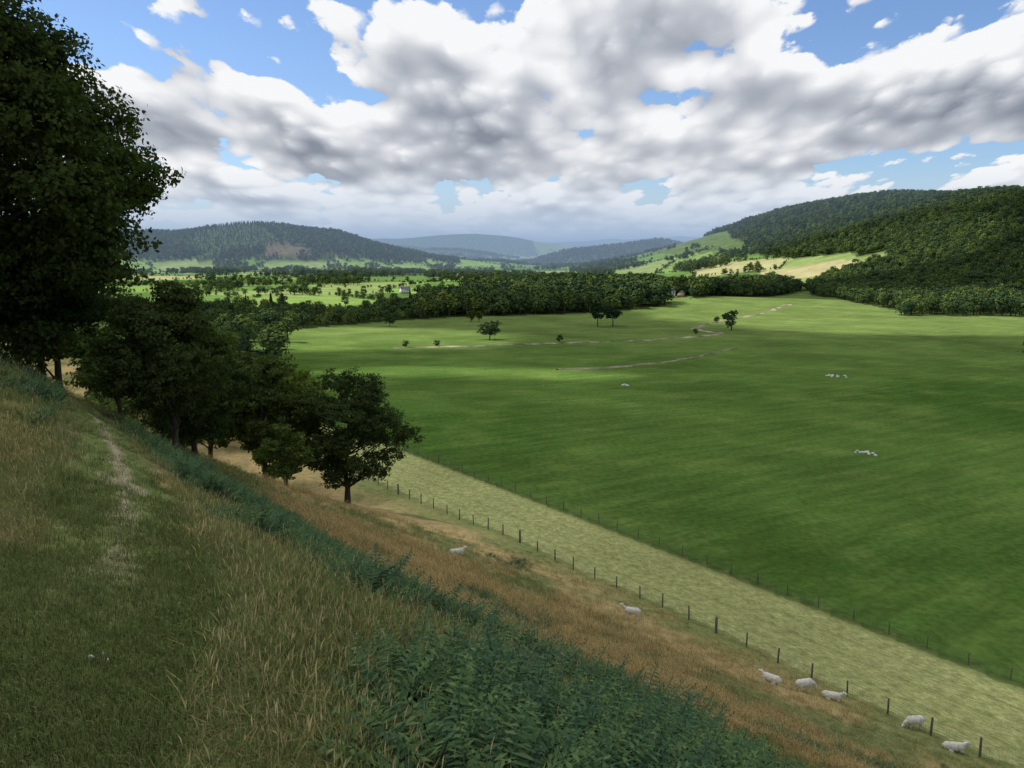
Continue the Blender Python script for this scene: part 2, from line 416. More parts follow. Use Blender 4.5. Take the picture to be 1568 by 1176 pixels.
def conifer_proto(name,seed,mat,Ht=16,R=2.6):
    r=np.random.default_rng(seed); G=Geo()
    V_,F_=tube([(0,0,-1),(0,0,Ht*.9)],[.3,.05],5); G.add(V_,F_,1)
    n=340; t=r.uniform(0,1,n)**.8; zz=1.5+t*(Ht-1.5); rad=R*(1-t)**.85*r.uniform(.55,1.1,n)+.1
    a=r.uniform(0,2*np.pi,n); nb=np.stack([np.cos(a),np.sin(a),0*a+.5],1)
    V_,F_=leaf_quads(np.stack([rad*np.cos(a),rad*np.sin(a),zz-rad*.25],1),1.1,r,nb,.5); G.add(V_,F_,0)
    V_,F_=tube([(0,0,1.2),(0,0,3),(0,0,Ht*.6),(0,0,Ht-1)],[R*.4,R*.6,R*.3,.05],6); G.add(V_,F_,0)
    return G.mesh(name,[mat,M_bark])
BP=[proto('tree_a%d'%i,broad_proto('tree_a%d'%i,50+i,[M_wood,M_wood2,M_wood3,M_wood2,M_wood][i])) for i in range(5)]
CP=[proto('tree_c%d'%i,conifer_proto('tree_c%d'%i,90+i,M_con,16,[2.6,2.2,3.0][i])) for i in range(3)]
def jgrid(x0,x1,y0,y1,sp):
    gx,gy=np.meshgrid(np.arange(x0,x1,sp),np.arange(y0,y1,sp))
    gx=gx.ravel()+rng.uniform(-.45,.45,gx.size)*sp; gy=gy.ravel()+rng.uniform(-.45,.45,gy.size)*sp
    k=(np.abs(np.arctan2(gx,gy))<math.radians(40))
    return gx[k],gy[k]
PX=[];PS=[];PI=[]
def addpts(x,y,s0,s1,pid,sink=.6):
    if len(x)==0: return
    z=H(x,y); sc=rng.uniform(s0,s1,len(x))*(.85+.3*fbm(x/45,y/45,666,2))
    PX.append(np.stack([x,y,z-sink*sc],1)); PS.append(sc); PI.append(pid)
x_,y_=jgrid(-420,400,430,1150,7.8); h_=H(x_,y_,True)[1]; a,a2,b,c_,d_,e_,_=wood_mask(x_,y_,h_)
k=a|a2; kk=k&(rng.uniform(size=len(x_))<.9)
con=(fbm(x_/40,y_/40,200,2)>.72)&(x_<-60)
lft=x_<-70
q=kk&~con&~lft; addpts(x_[q],y_[q],.8,1.75,rng.integers(0,5,q.sum()))
q=kk&~con&lft; addpts(x_[q],y_[q],.5,1.0,rng.integers(0,5,q.sum()))
q=kk&con; addpts(x_[q],y_[q],.6,.95,5+rng.integers(0,3,q.sum()))
x_,y_=jgrid(250,1350,300,1400,8.5); h_=H(x_,y_,True)[1]; b=wood_mask(x_,y_,h_)[2]
addpts(x_[b],y_[b],.6,1.35,rng.integers(0,5,b.sum()))
x_,y_=jgrid(350,1500,1400,3200,11); h_=H(x_,y_,True)[1]; b=wood_mask(x_,y_,h_)[2]
addpts(x_[b],y_[b],.8,1.4,rng.integers(0,5,b.sum()))
x_,y_=jgrid(-2000,-150,1900,3000,13); h_=H(x_,y_,True)[1]; c=wood_mask(x_,y_,h_)[3]
cn=fbm(x_/200,y_/200,300,3)>.53
q=c&cn; addpts(x_[q],y_[q],.5,.8,5+rng.integers(0,3,q.sum()))
q=c&~cn; addpts(x_[q],y_[q],.9,1.3,rng.integers(0,5,q.sum()))
x_,y_=jgrid(100,800,3000,3700,18); h_=H(x_,y_,True)[1]; d=wood_mask(x_,y_,h_)[4]
addpts(x_[d],y_[d],1.1,1.6,rng.integers(0,5,d.sum()))
x_,y_=jgrid(-1800,900,700,4200,12); h_=H(x_,y_,True)[1]; e=wood_mask(x_,y_,h_)[5]&(x_<np.interp(y_,FTY,FTX))
addpts(x_[e],y_[e],.7,1.3,rng.integers(0,5,e.sum()))
x_=rng.uniform(-3000,900,760000); y_=rng.uniform(620,5500,760000)
k=(np.abs(np.arctan2(x_,y_))<math.radians(38))&~inpoly(x_,y_,GOLD); x_=x_[k];y_=y_[k]
ed=np.interp(x_,EDX,EDY); ed=np.where(x_<-122,434-(x_+122)*.55,ed)
fi,fe=voro(x_,y_); k=(fe<1.7+y_*.0008)&(y_>ed+80)&(x_<np.interp(y_,FTY,FTX)); x_=x_[k];y_=y_[k]
hh=H(x_,y_,True)[1]; k=(hh<60); x_=x_[k];y_=y_[k]
big=rng.uniform(size=len(x_))<.16
addpts(x_[~big],y_[~big],.28,.44,rng.integers(0,5,(~big).sum()))
addpts(x_[big],y_[big],.5,.95,rng.integers(0,5,big.sum()))
Pn=np.concatenate(PX); Sn=np.concatenate(PS); In=np.concatenate(PI)
scatter('woodland_trees',Pn,rng.uniform(0,6.28,len(Pn)),np.stack([Sn*rng.uniform(.85,1.2,len(Sn)),Sn*rng.uniform(.85,1.2,len(Sn)),Sn],1),In,BP+CP)
# ================================================================== hero trees
def hero(name,x,y,ht,rx,cz,rz,nlobe,lobe_r,nleaf,ls,mat,seed,tr=.3,lean=(0,0),z=None,ry=None,topk=1.0):
    r=np.random.default_rng(seed); G=Geo(); ry=ry or rx
    tp=[np.array([0,0,-.8]),np.array([0,0,0.])]
    top=cz+rz*.35
    for i in range(1,7):
        t=i/6; tp.append(np.array([lean[0]*t+r.normal()*.03*ht*t*.6,lean[1]*t+r.normal()*.03*ht*t*.6,top*t]))
    R=[tr*1.5,tr*1.15]+[tr*(1-.85*i/6) for i in range(1,7)]
    V_,F_=tube(tp,R,9); G.add(V_,F_,1)
    tpa=np.array(tp)
    lobes=[]
    for i in range(nlobe):
        d=unit(1,r)[0]; rad=r.uniform(.25,1)**.55
        if r.uniform()<.2: rad*=1.16
        zz=d[2]*rad
        shrink=1-(max(0,zz))*.25*topk
        p=np.array([lean[0]*.7+d[0]*rad*rx*shrink*.82,lean[1]*.7+d[1]*rad*ry*shrink*.82,cz+zz*rz*.85])
        lobes.append((p,lobe_r*r.uniform(.45,1.2)))
    wl=np.array([l[1]**2 for l in lobes]); wl/=wl.sum()
    cc0=np.array([lean[0]*.7,lean[1]*.7,cz-rz*.3])
    for (p,lr),w in zip(lobes,wl):
        j=np.argmin(np.abs(tpa[:,2]-(p[2]-max(1.2,np.hypot(p[0],p[1])*.55)))); j=max(2,min(j,7))
        a=tpa[j]; mid=(a+p)/2+np.array([0,0,.12*np.linalg.norm(p-a)])*r.uniform(-.3,1)+r.normal(size=3)*.05*np.linalg.norm(p-a)
        rb=tr*.38*(1-.5*a[2]/ht)
        V_,F_=tube([a,(a+mid)/2+r.normal(size=3)*.1,mid,(mid+p)/2+r.normal(size=3)*.15,p],[rb,rb*.8,rb*.6,rb*.4,rb*.15],5); G.add(V_,F_,1)
        for k in range(5):
            e=p+unit(1,r)[0]*lr*r.uniform(.7,1.05)
            V_,F_=tube([mid*.35+p*.65,(p+e)/2+r.normal(size=3)*.1,e],[rb*.3,rb*.2,rb*.06],4); G.add(V_,F_,1)
        n=int(nleaf*w)
        ns=max(6,int(n/22)); sc=p+unit(ns,r)*lr*(r.uniform(.2,1.25,(ns,1))**.6)*np.array([1,1,.7])
        sc=np.repeat(sc,int(max(1,n/ns)),0)
        Cn=sc+r.normal(size=sc.shape)*lobe_r*.15*np.array([1,1,.5])
        bs=(Cn-p)/lr+.4*(Cn-cc0)/rx; bs/=np.linalg.norm(bs,axis=1)[:,None]+1e-9
        V_,F_=leaf_quads(Cn,ls,r,bs+[0,0,.35],1.0); G.add(V_,F_,0)
    me=G.mesh(name,[mat,M_bark])
    return link(name,me,(x,y,(hz1(x,y) if z is None else z)))
hero('oak_tree',-28.5,42.5,22,11.6,9.9,10.8,125,2.2,160000,.26,M_oak,11,.55,topk=2.0)
hero('oak_tree',-26.2,45.5,9,4.6,5.6,3.6,30,1.5,20000,.24,M_oak,12,.2)
hero('ash_tree',-18.0,43.2,10.2,4.0,5.9,4.1,64,1.0,42000,.165,M_haw,13,.2,(-.5,.3))
hero('hawthorn_tree',-18.2,88,16.3,7.3,8.4,7.4,84,1.5,52000,.25,M_haw,14,.34,(.3,0),ry=6.4)
hero('hawthorn_tree',-20.5,52,7,3.6,4.6,3.2,30,1.2,16000,.21,M_oak,15,.2)
hero('ash_tree',-33,88,17.5,6.8,9.6,7.2,55,1.9,30000,.32,M_light,16,.3)
hero('hawthorn_tree',-26.5,86,16,5.2,8.6,6.8,46,1.7,24000,.30,M_haw,17,.3)
hero('oak_tree',-40,72,15,7.5,9,6.5,46,2.1,24000,.33,M_haw,18,.35)
hero('holly_tree',-24.5,60,6,2.6,3.4,2.8,22,1.0,10000,.2,M_haw,19,.14)
hero('oak_tree',-30,106,19,6.8,10.5,8,46,2.0,18000,.38,M_light,20,.3)
hero('hazel_tree',-22.6,80,6.5,3.2,3.4,3.0,24,1.0,10000,.22,M_light,21,.12)
hero('oak_tree',-52,110,16,8,9,7,40,2.3,14000,.46,M_wood3,22,.3)
hero('oak_tree',-42,135,15,7.5,8,6.5,40,2.3,14000,.46,M_wood3,23,.3)
hero('ash_tree',-31,64,10,4.2,5.6,4.2,36,1.3,16000,.25,M_light,24,.2)
hero('oak_tree',184,284,15,7,8,6.8,40,2.2,10000,.55,M_wood2,25,.35)
def ftree(nm,x,y,ht,rx,seed,mat=M_haw,cb=.55):
    hero(nm,x,y,ht,rx,ht*cb+.3,ht*(1-cb)*.95,26,rx*.36,4500,ht*.05,mat,seed,ht*.03,topk=.4)
ftree('hawthorn_tree',-10.5,388,9.2,6.6,31,M_wood2)
ftree('scots_pine_tree',50.5,486,12.5,5,32,M_con,.62)
ftree('scots_pine_tree',59.5,486,13,5.6,33,M_con,.62)
ftree('ash_tree',124,465,12.5,5,34,M_wood2)
ftree('hawthorn_tree',-71,478,6.5,4,35)
ftree('ash_tree',-26,520,8,3.2,36); ftree('ash_tree',-21,522,8,3,37)
for i,(bx,by,bh) in enumerate([(-45,346,3.2),(-32,351,3),(22,380,3.4),(96,430,3),(129,520,4)]):
    ftree('hawthorn_bush',bx,by,bh,bh*.55,40+i,M_haw,.5)
x_=np.concatenate([rng.uniform(-135,-30,300)]); y_=rng.uniform(115,440,300)
k=(x_< -38-(y_-120)*.27+rng.normal(size=300)*4)&(x_>-60-(y_-120)*.55)
sx=x_[k]; sy=y_[k]; ss=rng.uniform(.6,1.15,len(sx))
scatter('scrub_trees',np.stack([sx,sy,H(sx,sy)-.5],1),rng.uniform(0,6,len(sx)),ss,rng.integers(0,5,len(sx)),[proto('scrub_a%d'%i,BP[i].data) for i in range(5)])
# ================================================================== grass prototypes
def grass_proto(name,n,h,spread,w,lean,seedhead,mat,seed):
    r=np.random.default_rng(seed); V=[];F=[];Hh=[]
    for i in range(n):
        a=r.uniform(0,2*np.pi); q=spread*math.sqrt(r.uniform()); bx,by=q*math.cos(a),q*math.sin(a)
        la=r.uniform(0,2*np.pi); l=lean*r.uniform(.2,1.3); hh=h*r.uniform(.4,1.15)
        wa=r.uniform(0,np.pi); ww=w*r.uniform(.7,1.3); wx,wy=math.cos(wa)*ww*.5,math.sin(wa)*ww*.5
        dx,dy=math.cos(la)*l*hh,math.sin(la)*l*hh
        b=len(V)
        for f,k,zf in ((0,1,-.04),(.25,.85,.58),(1,.15,1-.22*l)):
            V+=[(bx+dx*f-wx*k,by+dy*f-wy*k,hh*zf if f else -.03),(bx+dx*f+wx*k,by+dy*f+wy*k,hh*zf if f else -.03)]
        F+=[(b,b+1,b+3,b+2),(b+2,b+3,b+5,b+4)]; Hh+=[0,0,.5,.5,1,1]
        if seedhead and r.uniform()<seedhead:
            b=len(V); ex,ey,ez=bx+dx,by+dy,hh*(1-.22*l); sw=.0034; sl=.035+.035*r.uniform()
            ox,oy=dx/(hh+1e-6)*sl*.8,dy/(hh+1e-6)*sl*.8
            V+=[(ex,ey,ez-.02),(ex+sw*math.cos(wa)+ox*.4,ey+sw*math.sin(wa)+oy*.4,ez+sl*.35),(ex+ox,ey+oy,ez+sl*.8),(ex-sw*math.cos(wa)+ox*.4,ey-sw*math.sin(wa)+oy*.4,ez+sl*.35)]
            F+=[(b,b+1,b+2,b+3)]; Hh+=[1,1,1,1]
    me=make_mesh(name,V,F,[mat]); at=me.attributes.new('hgt','FLOAT','POINT'); at.data.foreach_set('value',np.array(Hh,np.float32))
    return me
def bracken_proto(name,seed,nf=6,h=.56):
    r=np.random.default_rng(seed); V=[];F=[]
    for i in range(nf):
        a=i/nf*2*np.pi+r.uniform(-.5,.5); L=h*r.uniform(.65,1.25); tilt=r.uniform(.4,1.0)
        d=np.array([math.cos(a),math.sin(a),0]); sd=np.array([-d[1],d[0],0])
        npn=18
        for k in range(npn+1):
            t=k/npn
            if k<4: continue
            p=d*(L*tilt*t**1.2)+np.array([0,0,L*(t-.45*tilt*t*t)*.95])
            wl=L*.33*(1-t)**.75*(.6+.4*min(1,(t-.2)*4))*r.uniform(.85,1.1)
            for sg in (-1,1):
                q=p+sd*sg*wl+d*wl*.28+np.array([0,0,-wl*.25+r.normal()*.012])
                wd=L*.024*(1.15-.6*t); b=len(V)
                mid=p*.6+q*.4+np.array([0,0,wl*.07])
                V+=[tuple(p-d*wd*.4),tuple(mid-d*wd),tuple(q),tuple(mid+d*wd)]
                F+=[(b,b+1,b+2,b+3)]
        b=len(V)
        pts=[d*(L*tilt*t**1.2)+np.array([0,0,L*(t-.45*tilt*t*t)*.95-.01]) for t in (0,.5,1)]
        for p in pts: V+=[tuple(p-sd*.004),tuple(p+sd*.004)]
        F+=[(b,b+1,b+3,b+2),(b+2,b+3,b+5,b+4)]
    return make_mesh(name,V,F,[M_bracken])
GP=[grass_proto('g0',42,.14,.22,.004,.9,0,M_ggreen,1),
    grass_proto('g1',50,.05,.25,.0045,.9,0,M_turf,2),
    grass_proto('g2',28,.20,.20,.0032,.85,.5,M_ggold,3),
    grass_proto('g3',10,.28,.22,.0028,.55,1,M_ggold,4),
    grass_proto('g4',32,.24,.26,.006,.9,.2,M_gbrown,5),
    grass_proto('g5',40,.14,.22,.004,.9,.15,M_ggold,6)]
n=90000
rad=np.exp(rng.uniform(math.log(1.3),math.log(80),n)); ang=rng.uniform(-math.radians(40),math.radians(37),n)
gx=rad*np.sin(ang); gy=rad*np.cos(ang); s=.8*gx+.6*gy; t_=-.6*gx+.8*gy
k=(s<51)&(s>-6)&(t_<75); gx=gx[k];gy=gy[k];s=s[k];rad=rad[k];t_=t_[k]
pd,_=segdist(gx,gy,PATH)
bk,bl=is_bracken(gx,gy)
u=rng.uniform(size=len(gx))
gold=.45*fbm(gx/2.2,gy/2.2,101,4)+.55*fbm(gx/9,gy/9,102,3)+.07*sstep(12,24,s)
gsel=gold+rng.normal(size=len(gx))*.03
pid=np.where(gsel>.53,np.where(s>14,4,np.where(u<.28,2,np.where(u<.42,3,5))),np.where(u<.80,0,np.where(u<.91,5,np.where(u<.98,3,2))))
pn=(fbm(gx/2.2,gy/2.2,101,4)-.5)
onp=pd+pn*.6<.75
lowg=(s<.9+1.6*(fbm(gx/3,gy/3,8,2)-.5))
turf=onp|(s<.1+1.6*(fbm(gx/3,gy/3,8,2)-.5))
pid=np.where(turf,np.where((u<.70)|onp,1,np.where(u<.86,0,5)),pid)
pid=np.where(lowg&(pid==2)|lowg&(pid==3),5,pid)
sc=(1+1.1*sstep(8,60,rad))*rng.uniform(.65,1.25,len(gx)); sc=np.where(lowg,sc*.7,sc); sc=np.where(onp,sc*.75,sc); sc=np.where(s>40,sc*.6,sc)
keep=~((bk|bl)&(u<.7))&~((pd<.2)&(u<.6)&(gy>5))
gx=gx[keep];gy=gy[keep];pid=pid[keep];sc=sc[keep]
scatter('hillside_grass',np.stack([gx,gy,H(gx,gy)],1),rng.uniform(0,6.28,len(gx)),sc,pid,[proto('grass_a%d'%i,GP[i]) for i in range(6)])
n=54000
rad=np.exp(rng.uniform(math.log(3),math.log(80),n)); ang=rng.uniform(-math.radians(40),math.radians(38),n)
bx=rad*np.sin(ang); by=rad*np.cos(ang); bk,bl=is_bracken(bx,by)
pd,_=segdist(bx,by,PATH)
k=(bk|bl)&(pd>1.3)&(rng.uniform(size=n)<np.where(rad<10,.7,1)); bx=bx[k];by=by[k];rad=rad[k]; low=bl[k]&~bk[k]
sc=rng.uniform(.42,1.12,len(bx))*(1+.4*sstep(10,50,rad)); sc=np.where(low,sc*.75,sc)
scatter('bracken',np.stack([bx,by,H(bx,by)-.03],1),rng.uniform(0,6.28,len(bx)),sc,rng.integers(0,4,len(bx)),[proto('bracken_a%d'%i,bracken_proto('bracken_a%d'%i,70+i)) for i in range(4)],rng.normal(size=(len(bx),2))*.18)
def foxglove():
    r=np.random.default_rng(5); G=Geo(); V_,F_=tube([(0,0,0),(.01,0,.5),(.03,0,.95)],[.006,.005,.002],4); G.add(V_,F_,0)
    for i in range(16):
        t=i/16; a=i*2.4; z=.62+.3*t; l=.04*(1-.7*t)
        V_,F_=tube([(.02,0,z),(.02+math.cos(a)*l,math.sin(a)*l,z-.02)],[.006,.014*(1-.6*t)],5); G.add(V_,F_,1)
    return G.mesh('foxglove',[M_ggreen,M_pink])
fm=foxglove()
fx=[(-4.2,13.5),(-4.6,14.1),(-4.0,14.4),(.4,6.4)]
scatter('foxgloves',[(a,b,hz1(a,b)) for a,b in fx],rng.uniform(0,6,len(fx)),rng.uniform(.45,.6,len(fx)),[0]*len(fx),[proto('foxglove_a',fm)])
# ================================================================== fences
def fence(name,s0,t0,t1,sp,hp,rp,wires):
    G=Geo(); ts=np.arange(t0,t1,sp); tops=[]
    for i,t in enumerate(ts):
        ss=s0+random.uniform(-.08,.08); t2=t+random.uniform(-.15,.15)
        x=.8*ss-.6*t2; y=.6*ss+.8*t2; z=hz1(x,y)
        big=i%9==0; hh=hp*random.uniform(.93,1.06)*(1.12 if big else 1); rr_=rp*(1.7 if big else random.uniform(.85,1.15))
        lx,ly=random.uniform(-.05,.05),random.uniform(-.05,.05)
        V_,F_=tube([(x,y,z-.3),(x+lx*.5,y+ly*.5,z+hh*.5),(x+lx,y+ly,z+hh-.04),(x+lx,y+ly,z+hh)],[rr_,rr_,rr_*.95,rr_*.3],7); G.add(V_,F_,0)
        tops.append((x,y,z))
    for hw in wires:
        V_,F_=tube([(a[0],a[1],a[2]+hw) for a in tops],[.006]*len(tops),3); G.add(V_,F_,1)
    for a,b in zip(tops[:-1],tops[1:]):
        for k in range(1,8):
            f=k/8; p=[a[i]+(b[i]-a[i])*f for i in range(3)]
            V_,F_=tube([(p[0],p[1],p[2]+.08),(p[0],p[1],p[2]+.85)],[.004,.004],3); G.add(V_,F_,1)
    link(name,G.mesh(name,[M_post,M_wire]))
fence('wire_fence',50.8,-12,132,2.9,1.28,.065,(.1,.3,.5,.7,.85,1.12))
fence('wire_fence',63.6,-12,168,3.2,1.1,.05,(.2,.45,.7,.95))
# ================================================================== stream, stones
def ribbon(name,P,w,mat,off=.12,seed=0):
    P=np.array(P,float); d=np.r_[0,np.cumsum(np.hypot(*np.diff(P,axis=0).T))]; q=np.arange(0,d[-1],1.5)
    x=np.interp(q,d,P[:,0]); y=np.interp(q,d,P[:,1]); x=x+(fbm(q/9,q*0,seed,3)-.5)*5; y=y+(fbm(q/11,q*0+4,seed+3,3)-.5)*7
    tx=np.gradient(x); ty=np.gradient(y); l=np.hypot(tx,ty); nx_,ny_=-ty/l,tx/l
    ww=w*(.35+1.4*sstep(.35,.7,fbm(q/8,q*0,seed+9,3))); rows=[]
    for o in (-1,-.4,.4,1):
        xx=x+nx_*ww*o; yy=y+ny_*ww*o; rows.append(np.stack([xx,yy,H(xx,yy)+off-(.0 if abs(o)<1 else off+.05)],1))
    V=np.concatenate(rows); n=len(q); F=[]
    for k in range(3):
        i=np.arange(n-1); F.append(np.stack([k*n+i,k*n+i+1,(k+1)*n+i+1,(k+1)*n+i],1))
    link(name,make_mesh(name,V,np.concatenate(F),[mat]))
ribbon('stream_bank',[(-48,344),(-30,350),(-7,354),(23,376),(68,397),(92,417),(112,436),(104,470),(118,505),(142,545),(180,600),(233,695)],1.3,M_bank,.4,5)
ribbon('stream_bank',[(16,266),(32,272),(60,300),(98,356)],.7,M_bank,.4,15)
ribbon('farm_track',[(470,560),(430,585),(400,640)],1.6,M_bank,.3,25)
def stones(name,x,y,w,n,seed,hh=.25):
    r=np.random.default_rng(seed); G=Geo()
    for i in range(n):
        bm=bmesh.new(); bmesh.ops.create_icosphere(bm,subdivisions=2,radius=1)
        px,py=r.normal()*w*.35,r.normal()*w*.3; sx,sy,sz=r.uniform(.4,1)*w*.16,r.uniform(.4,1)*w*.16,r.uniform(.4,1)*hh
        vv=np.array([v.co[:] for v in bm.verts]); vv=vv*(1+r.normal(size=(len(vv),1))*.08)*[sx,sy,sz]+[px,py,hz1(x+px,y+py)-hz1(x,y)+sz*.4]
        ff=np.array([[v.index for v in f.verts] for f in bm.faces]); bm.free(); G.add(vv,ff,0)
    link(name,G.mesh(name,[M_stone]),(x,y,hz1(x,y)))
stones('stone_outcrop',61,139,2.8,14,1,.3); stones('stone_outcrop',31,227,2.8,10,2,.35); stones('stone_outcrop',100,253,3.6,12,3,.4)
stones('pale_rock',-2.1,3.9,.12,3,4,.03)
# ================================================================== houses
def house(x,y,rot,big):
    e=bpy.data.objects.new('farmhouse' if big else 'stone_barn',None); e.location=(x,y,hz1(x,y)-.3); e.rotation_euler=(0,0,rot); scn.collection.objects.link(e)
    L,W,Hh,Rf=(11,6.5,5.2,3.0) if big else (10,6,3.4,2.4)
    G=Geo(); V_,F_=box(-L/2,L/2,-W/2,W/2,0,Hh); G.add(V_,F_)
    for sx in (-L/2,L/2):
        G.add([(sx,-W/2,Hh),(sx,W/2,Hh),(sx,.01,Hh+Rf),(sx,-.01,Hh+Rf)],[(0,1,2,3)])
    link('walls',G.mesh('walls',[M_render if big else M_brick]),parent=e)
    G=Geo()
    for sg in (-1,1):
        G.add([(-L/2-.3,sg*(W/2+.35),Hh-.25),(L/2+.3,sg*(W/2+.35),Hh-.25),(L/2+.3,0,Hh+Rf+.12),(-L/2-.3,0,Hh+Rf+.12)],[(0,1,2,3)])
    link('roof',G.mesh('roof',[M_slate]),parent=e)
    G=Geo()
    for cx in ((-L/2+.7,L/2-.7) if big else ()):
        V_,F_=box(cx-.45,cx+.45,-.4,.4,Hh+Rf-.8,Hh+Rf+1.2); G.add(V_,F_)
    if G.n: link('chimneys',G.mesh('chimneys',[M_brick]),parent=e)
    G=Geo()
    for zc in ((1.5,4.0) if big else (1.6,)):
        for cx in np.linspace(-L/2+1.6,L/2-1.6,4):
            for sg in (-1,1):
                yy=sg*(W/2+.02); V_,F_=box(cx-.5,cx+.5,min(yy,yy-sg*.1),max(yy,yy-sg*.1),zc-.6,zc+.6); G.add(V_,F_)
    link('windows',G.mesh('windows',[M_glass]),parent=e)
for hq in HOUSES: house(*hq)
# ================================================================== sheep
def sheep(x,y,rot,pose):
    bm=bmesh.new()
    def ell(c,r,e=(0,0,0),sub=2):
        M=Matrix.Translation(c)@Matrix.Rotation(e[1],4,'Y')@Matrix.Rotation(e[2],4,'Z')@Matrix.Diagonal((*r,1))
        bmesh.ops.create_icosphere(bm,subdivisions=sub,radius=1,matrix=M)
    def leg(pts,rs):
        V_,F_=tube(pts,rs,6); vs=[bm.verts.new(v) for v in V_]
        for f in F_: bm.faces.new([vs[i] for i in f])
        bm.faces.new(vs[:6][::-1]); bm.faces.new(vs[-6:])
    lie=pose=='lie'; z0=.30 if lie else .62
    ell((0,0,z0),(.50,.25,.27)); ell((.30,0,z0+.02),(.27,.23,.27)); ell((-.33,0,z0+.01),(.26,.25,.26)); ell((-.58,0,z0),(.07,.06,.14))
    if pose=='graze':
        ell((.60,0,z0-.06),(.22,.11,.12),(0,.7,0)); ell((.80,0,z0-.36),(.10,.075,.17),(0,-.25,0)); hp=(.76,z0-.24)
    elif pose=='up':
        ell((.55,0,z0+.20),(.24,.12,.13),(0,-.8,0)); ell((.78,0,z0+.40),(.17,.075,.09),(0,.25,0)); hp=(.68,z0+.45)
    else:
        ell((.52,0,z0+.16),(.22,.12,.13),(0,-.7,0)); ell((.74,0,z0+.28),(.16,.075,.09),(0,.35,0)); hp=(.65,z0+.34)
    for sg in (-1,1): ell((hp[0],sg*.11,hp[1]),(.03,.075,.035))
    if lie:
        for sg in (-1,1):
            leg([(.30,sg*.14,.16),(.50,sg*.16,.08),(.34,sg*.15,.045)],[.07,.045,.035]); leg([(-.30,sg*.2,.16),(-.05,sg*.26,.08),(-.35,sg*.27,.045)],[.09,.05,.035])
    else:
        for sg in (-1,1):
            leg([(.32,sg*.12,.5),(.34,sg*.12,.28),(.32,sg*.12,.05),(.34,sg*.12,0)],[.085,.05,.036,.045])
            leg([(-.34,sg*.13,.52),(-.28,sg*.13,.36),(-.42,sg*.13,.24),(-.38,sg*.13,.04),(-.36,sg*.13,0)],[.12,.08,.045,.036,.045])
    me=bpy.data.meshes.new('sheep'); bm.to_mesh(me); bm.free(); me.materials.append(M_fleece)
    o=link('sheep',me,(x,y,hz1(x,y)-.02),rot=(0,0,rot)); o.scale=(1.08,1.08,1.08)
    rm=o.modifiers.new('body','REMESH'); rm.mode='VOXEL'; rm.voxel_size=.03; rm.use_smooth_shade=True
for q in [(-4.7,66.9,.3,'lie'),(9.4,61,2.9,'up'),(17.4,51.5,2.5,'lie'),(19.6,51.4,.2,'graze'),(21.4,51.2,-.4,'lie'),(26.1,49.3,3.3,'graze'),(27.2,46.6,-.2,'lie')]: sheep(*q)
# ================================================================== clouds overhead (cast the valley's cloud shadows)
def lit(x,y):
    n=(fbm(x/60,y/60,401,3)-.5); n_=(fbm(x/160,y/160,402,3)-.5)
    def blob(cx,cy,rx,ry,rot=0.):
        c,s_=math.cos(rot),math.sin(rot); dx=x-cx; dy=y-cy
        return 1-np.hypot((dx*c+dy*s_)/rx,(-dx*s_+dy*c)/ry)
    f=np.maximum.reduce([blob(-85,395,85,72),blob(-15,252,52,14),blob(290,620,210,175,.5),blob(-330,950,330,300),
        blob(450,1250,330,260),blob(30,1180,420,190),blob(60,720,100,60)])
    return sstep(-.05,.09,f+n*.28+n_*.22)
gx,gy=np.meshgrid(np.arange(-1300,1500,14.),np.arange(-900,1560,14.))
cov=1-lit(gx,gy); edge=sstep(0,260,np.minimum.reduce([gx+1300,1500-gx,gy+900,1560-gy])+(fbm(gx/200,gy/200,9,3)-.5)*250)
cov=np.clip((cov+(fbm(gx/70,gy/70,440,4)-.5)*.30*(cov>.03)-.03)/.84,0,1)*edge*.90
CH=780.
ox=SUN.x/SUN.z*(CH+42); oy=SUN.y/SUN.z*(CH+42)
gz=CH+40*(fbm(gx/120,gy/120,410,4)-.5)+0*gx
n0,n1_=gx.shape; idx=np.arange(gx.size).reshape(n0,n1_)
Fq=np.stack([idx[:-1,:-1],idx[:-1,1:],idx[1:,1:],idx[1:,:-1]],-1).reshape(-1,4)
cf=cov.ravel(); Fq=Fq[(cf[Fq]>.01).any(1)]
m,N=newmat('cloud'); al=attr(N,'cover')
d=N.n('ShaderNodeBsdfDiffuse'); d.inputs[0].default_value=(.80,.81,.83,1); t=N.n('ShaderNodeBsdfTranslucent'); t.inputs[0].default_value=(.80,.81,.83,1)
mx=N.n('ShaderNodeMixShader'); mx.inputs[0].default_value=.5; N.nt.links.new(d.outputs[0],mx.inputs[1]); N.nt.links.new(t.outputs[0],mx.inputs[2])
tr=N.n('ShaderNodeBsdfTransparent'); m2=N.n('ShaderNodeMixShader'); N.put(m2.inputs[0],al); N.nt.links.new(tr.outputs[0],m2.inputs[1]); N.nt.links.new(mx.outputs[0],m2.inputs[2]); out(N,m2.outputs[0])
me=make_mesh('cloud',np.stack([gx.ravel()+ox,gy.ravel()+oy,gz.ravel()],1),Fq,[m],smooth=True)
at=me.attributes.new('cover','FLOAT','POINT'); at.data.foreach_set('value',cf.astype(np.float32)); link('cloud',me)
# ================================================================== haze
HD=3.0e-4
m,N=newmat('haze'); ab=N.n('ShaderNodeVolumeAbsorption'); ab.inputs[0].default_value=(0,0,0,1); ab.inputs[1].default_value=HD
em=N.n('ShaderNodeEmission'); em.inputs[0].default_value=(.37,.51,.74,1); em.inputs[1].default_value=HD*.84
ad=N.n('ShaderNodeAddShader'); N.nt.links.new(ab.outputs[0],ad.inputs[0]); N.nt.links.new(em.outputs[0],ad.inputs[1]); out(N,None,ad.outputs[0])
V_,F_=box(-9000,9000,1500,19500,-300,150); link('haze',make_mesh('haze',V_,F_,[m]))
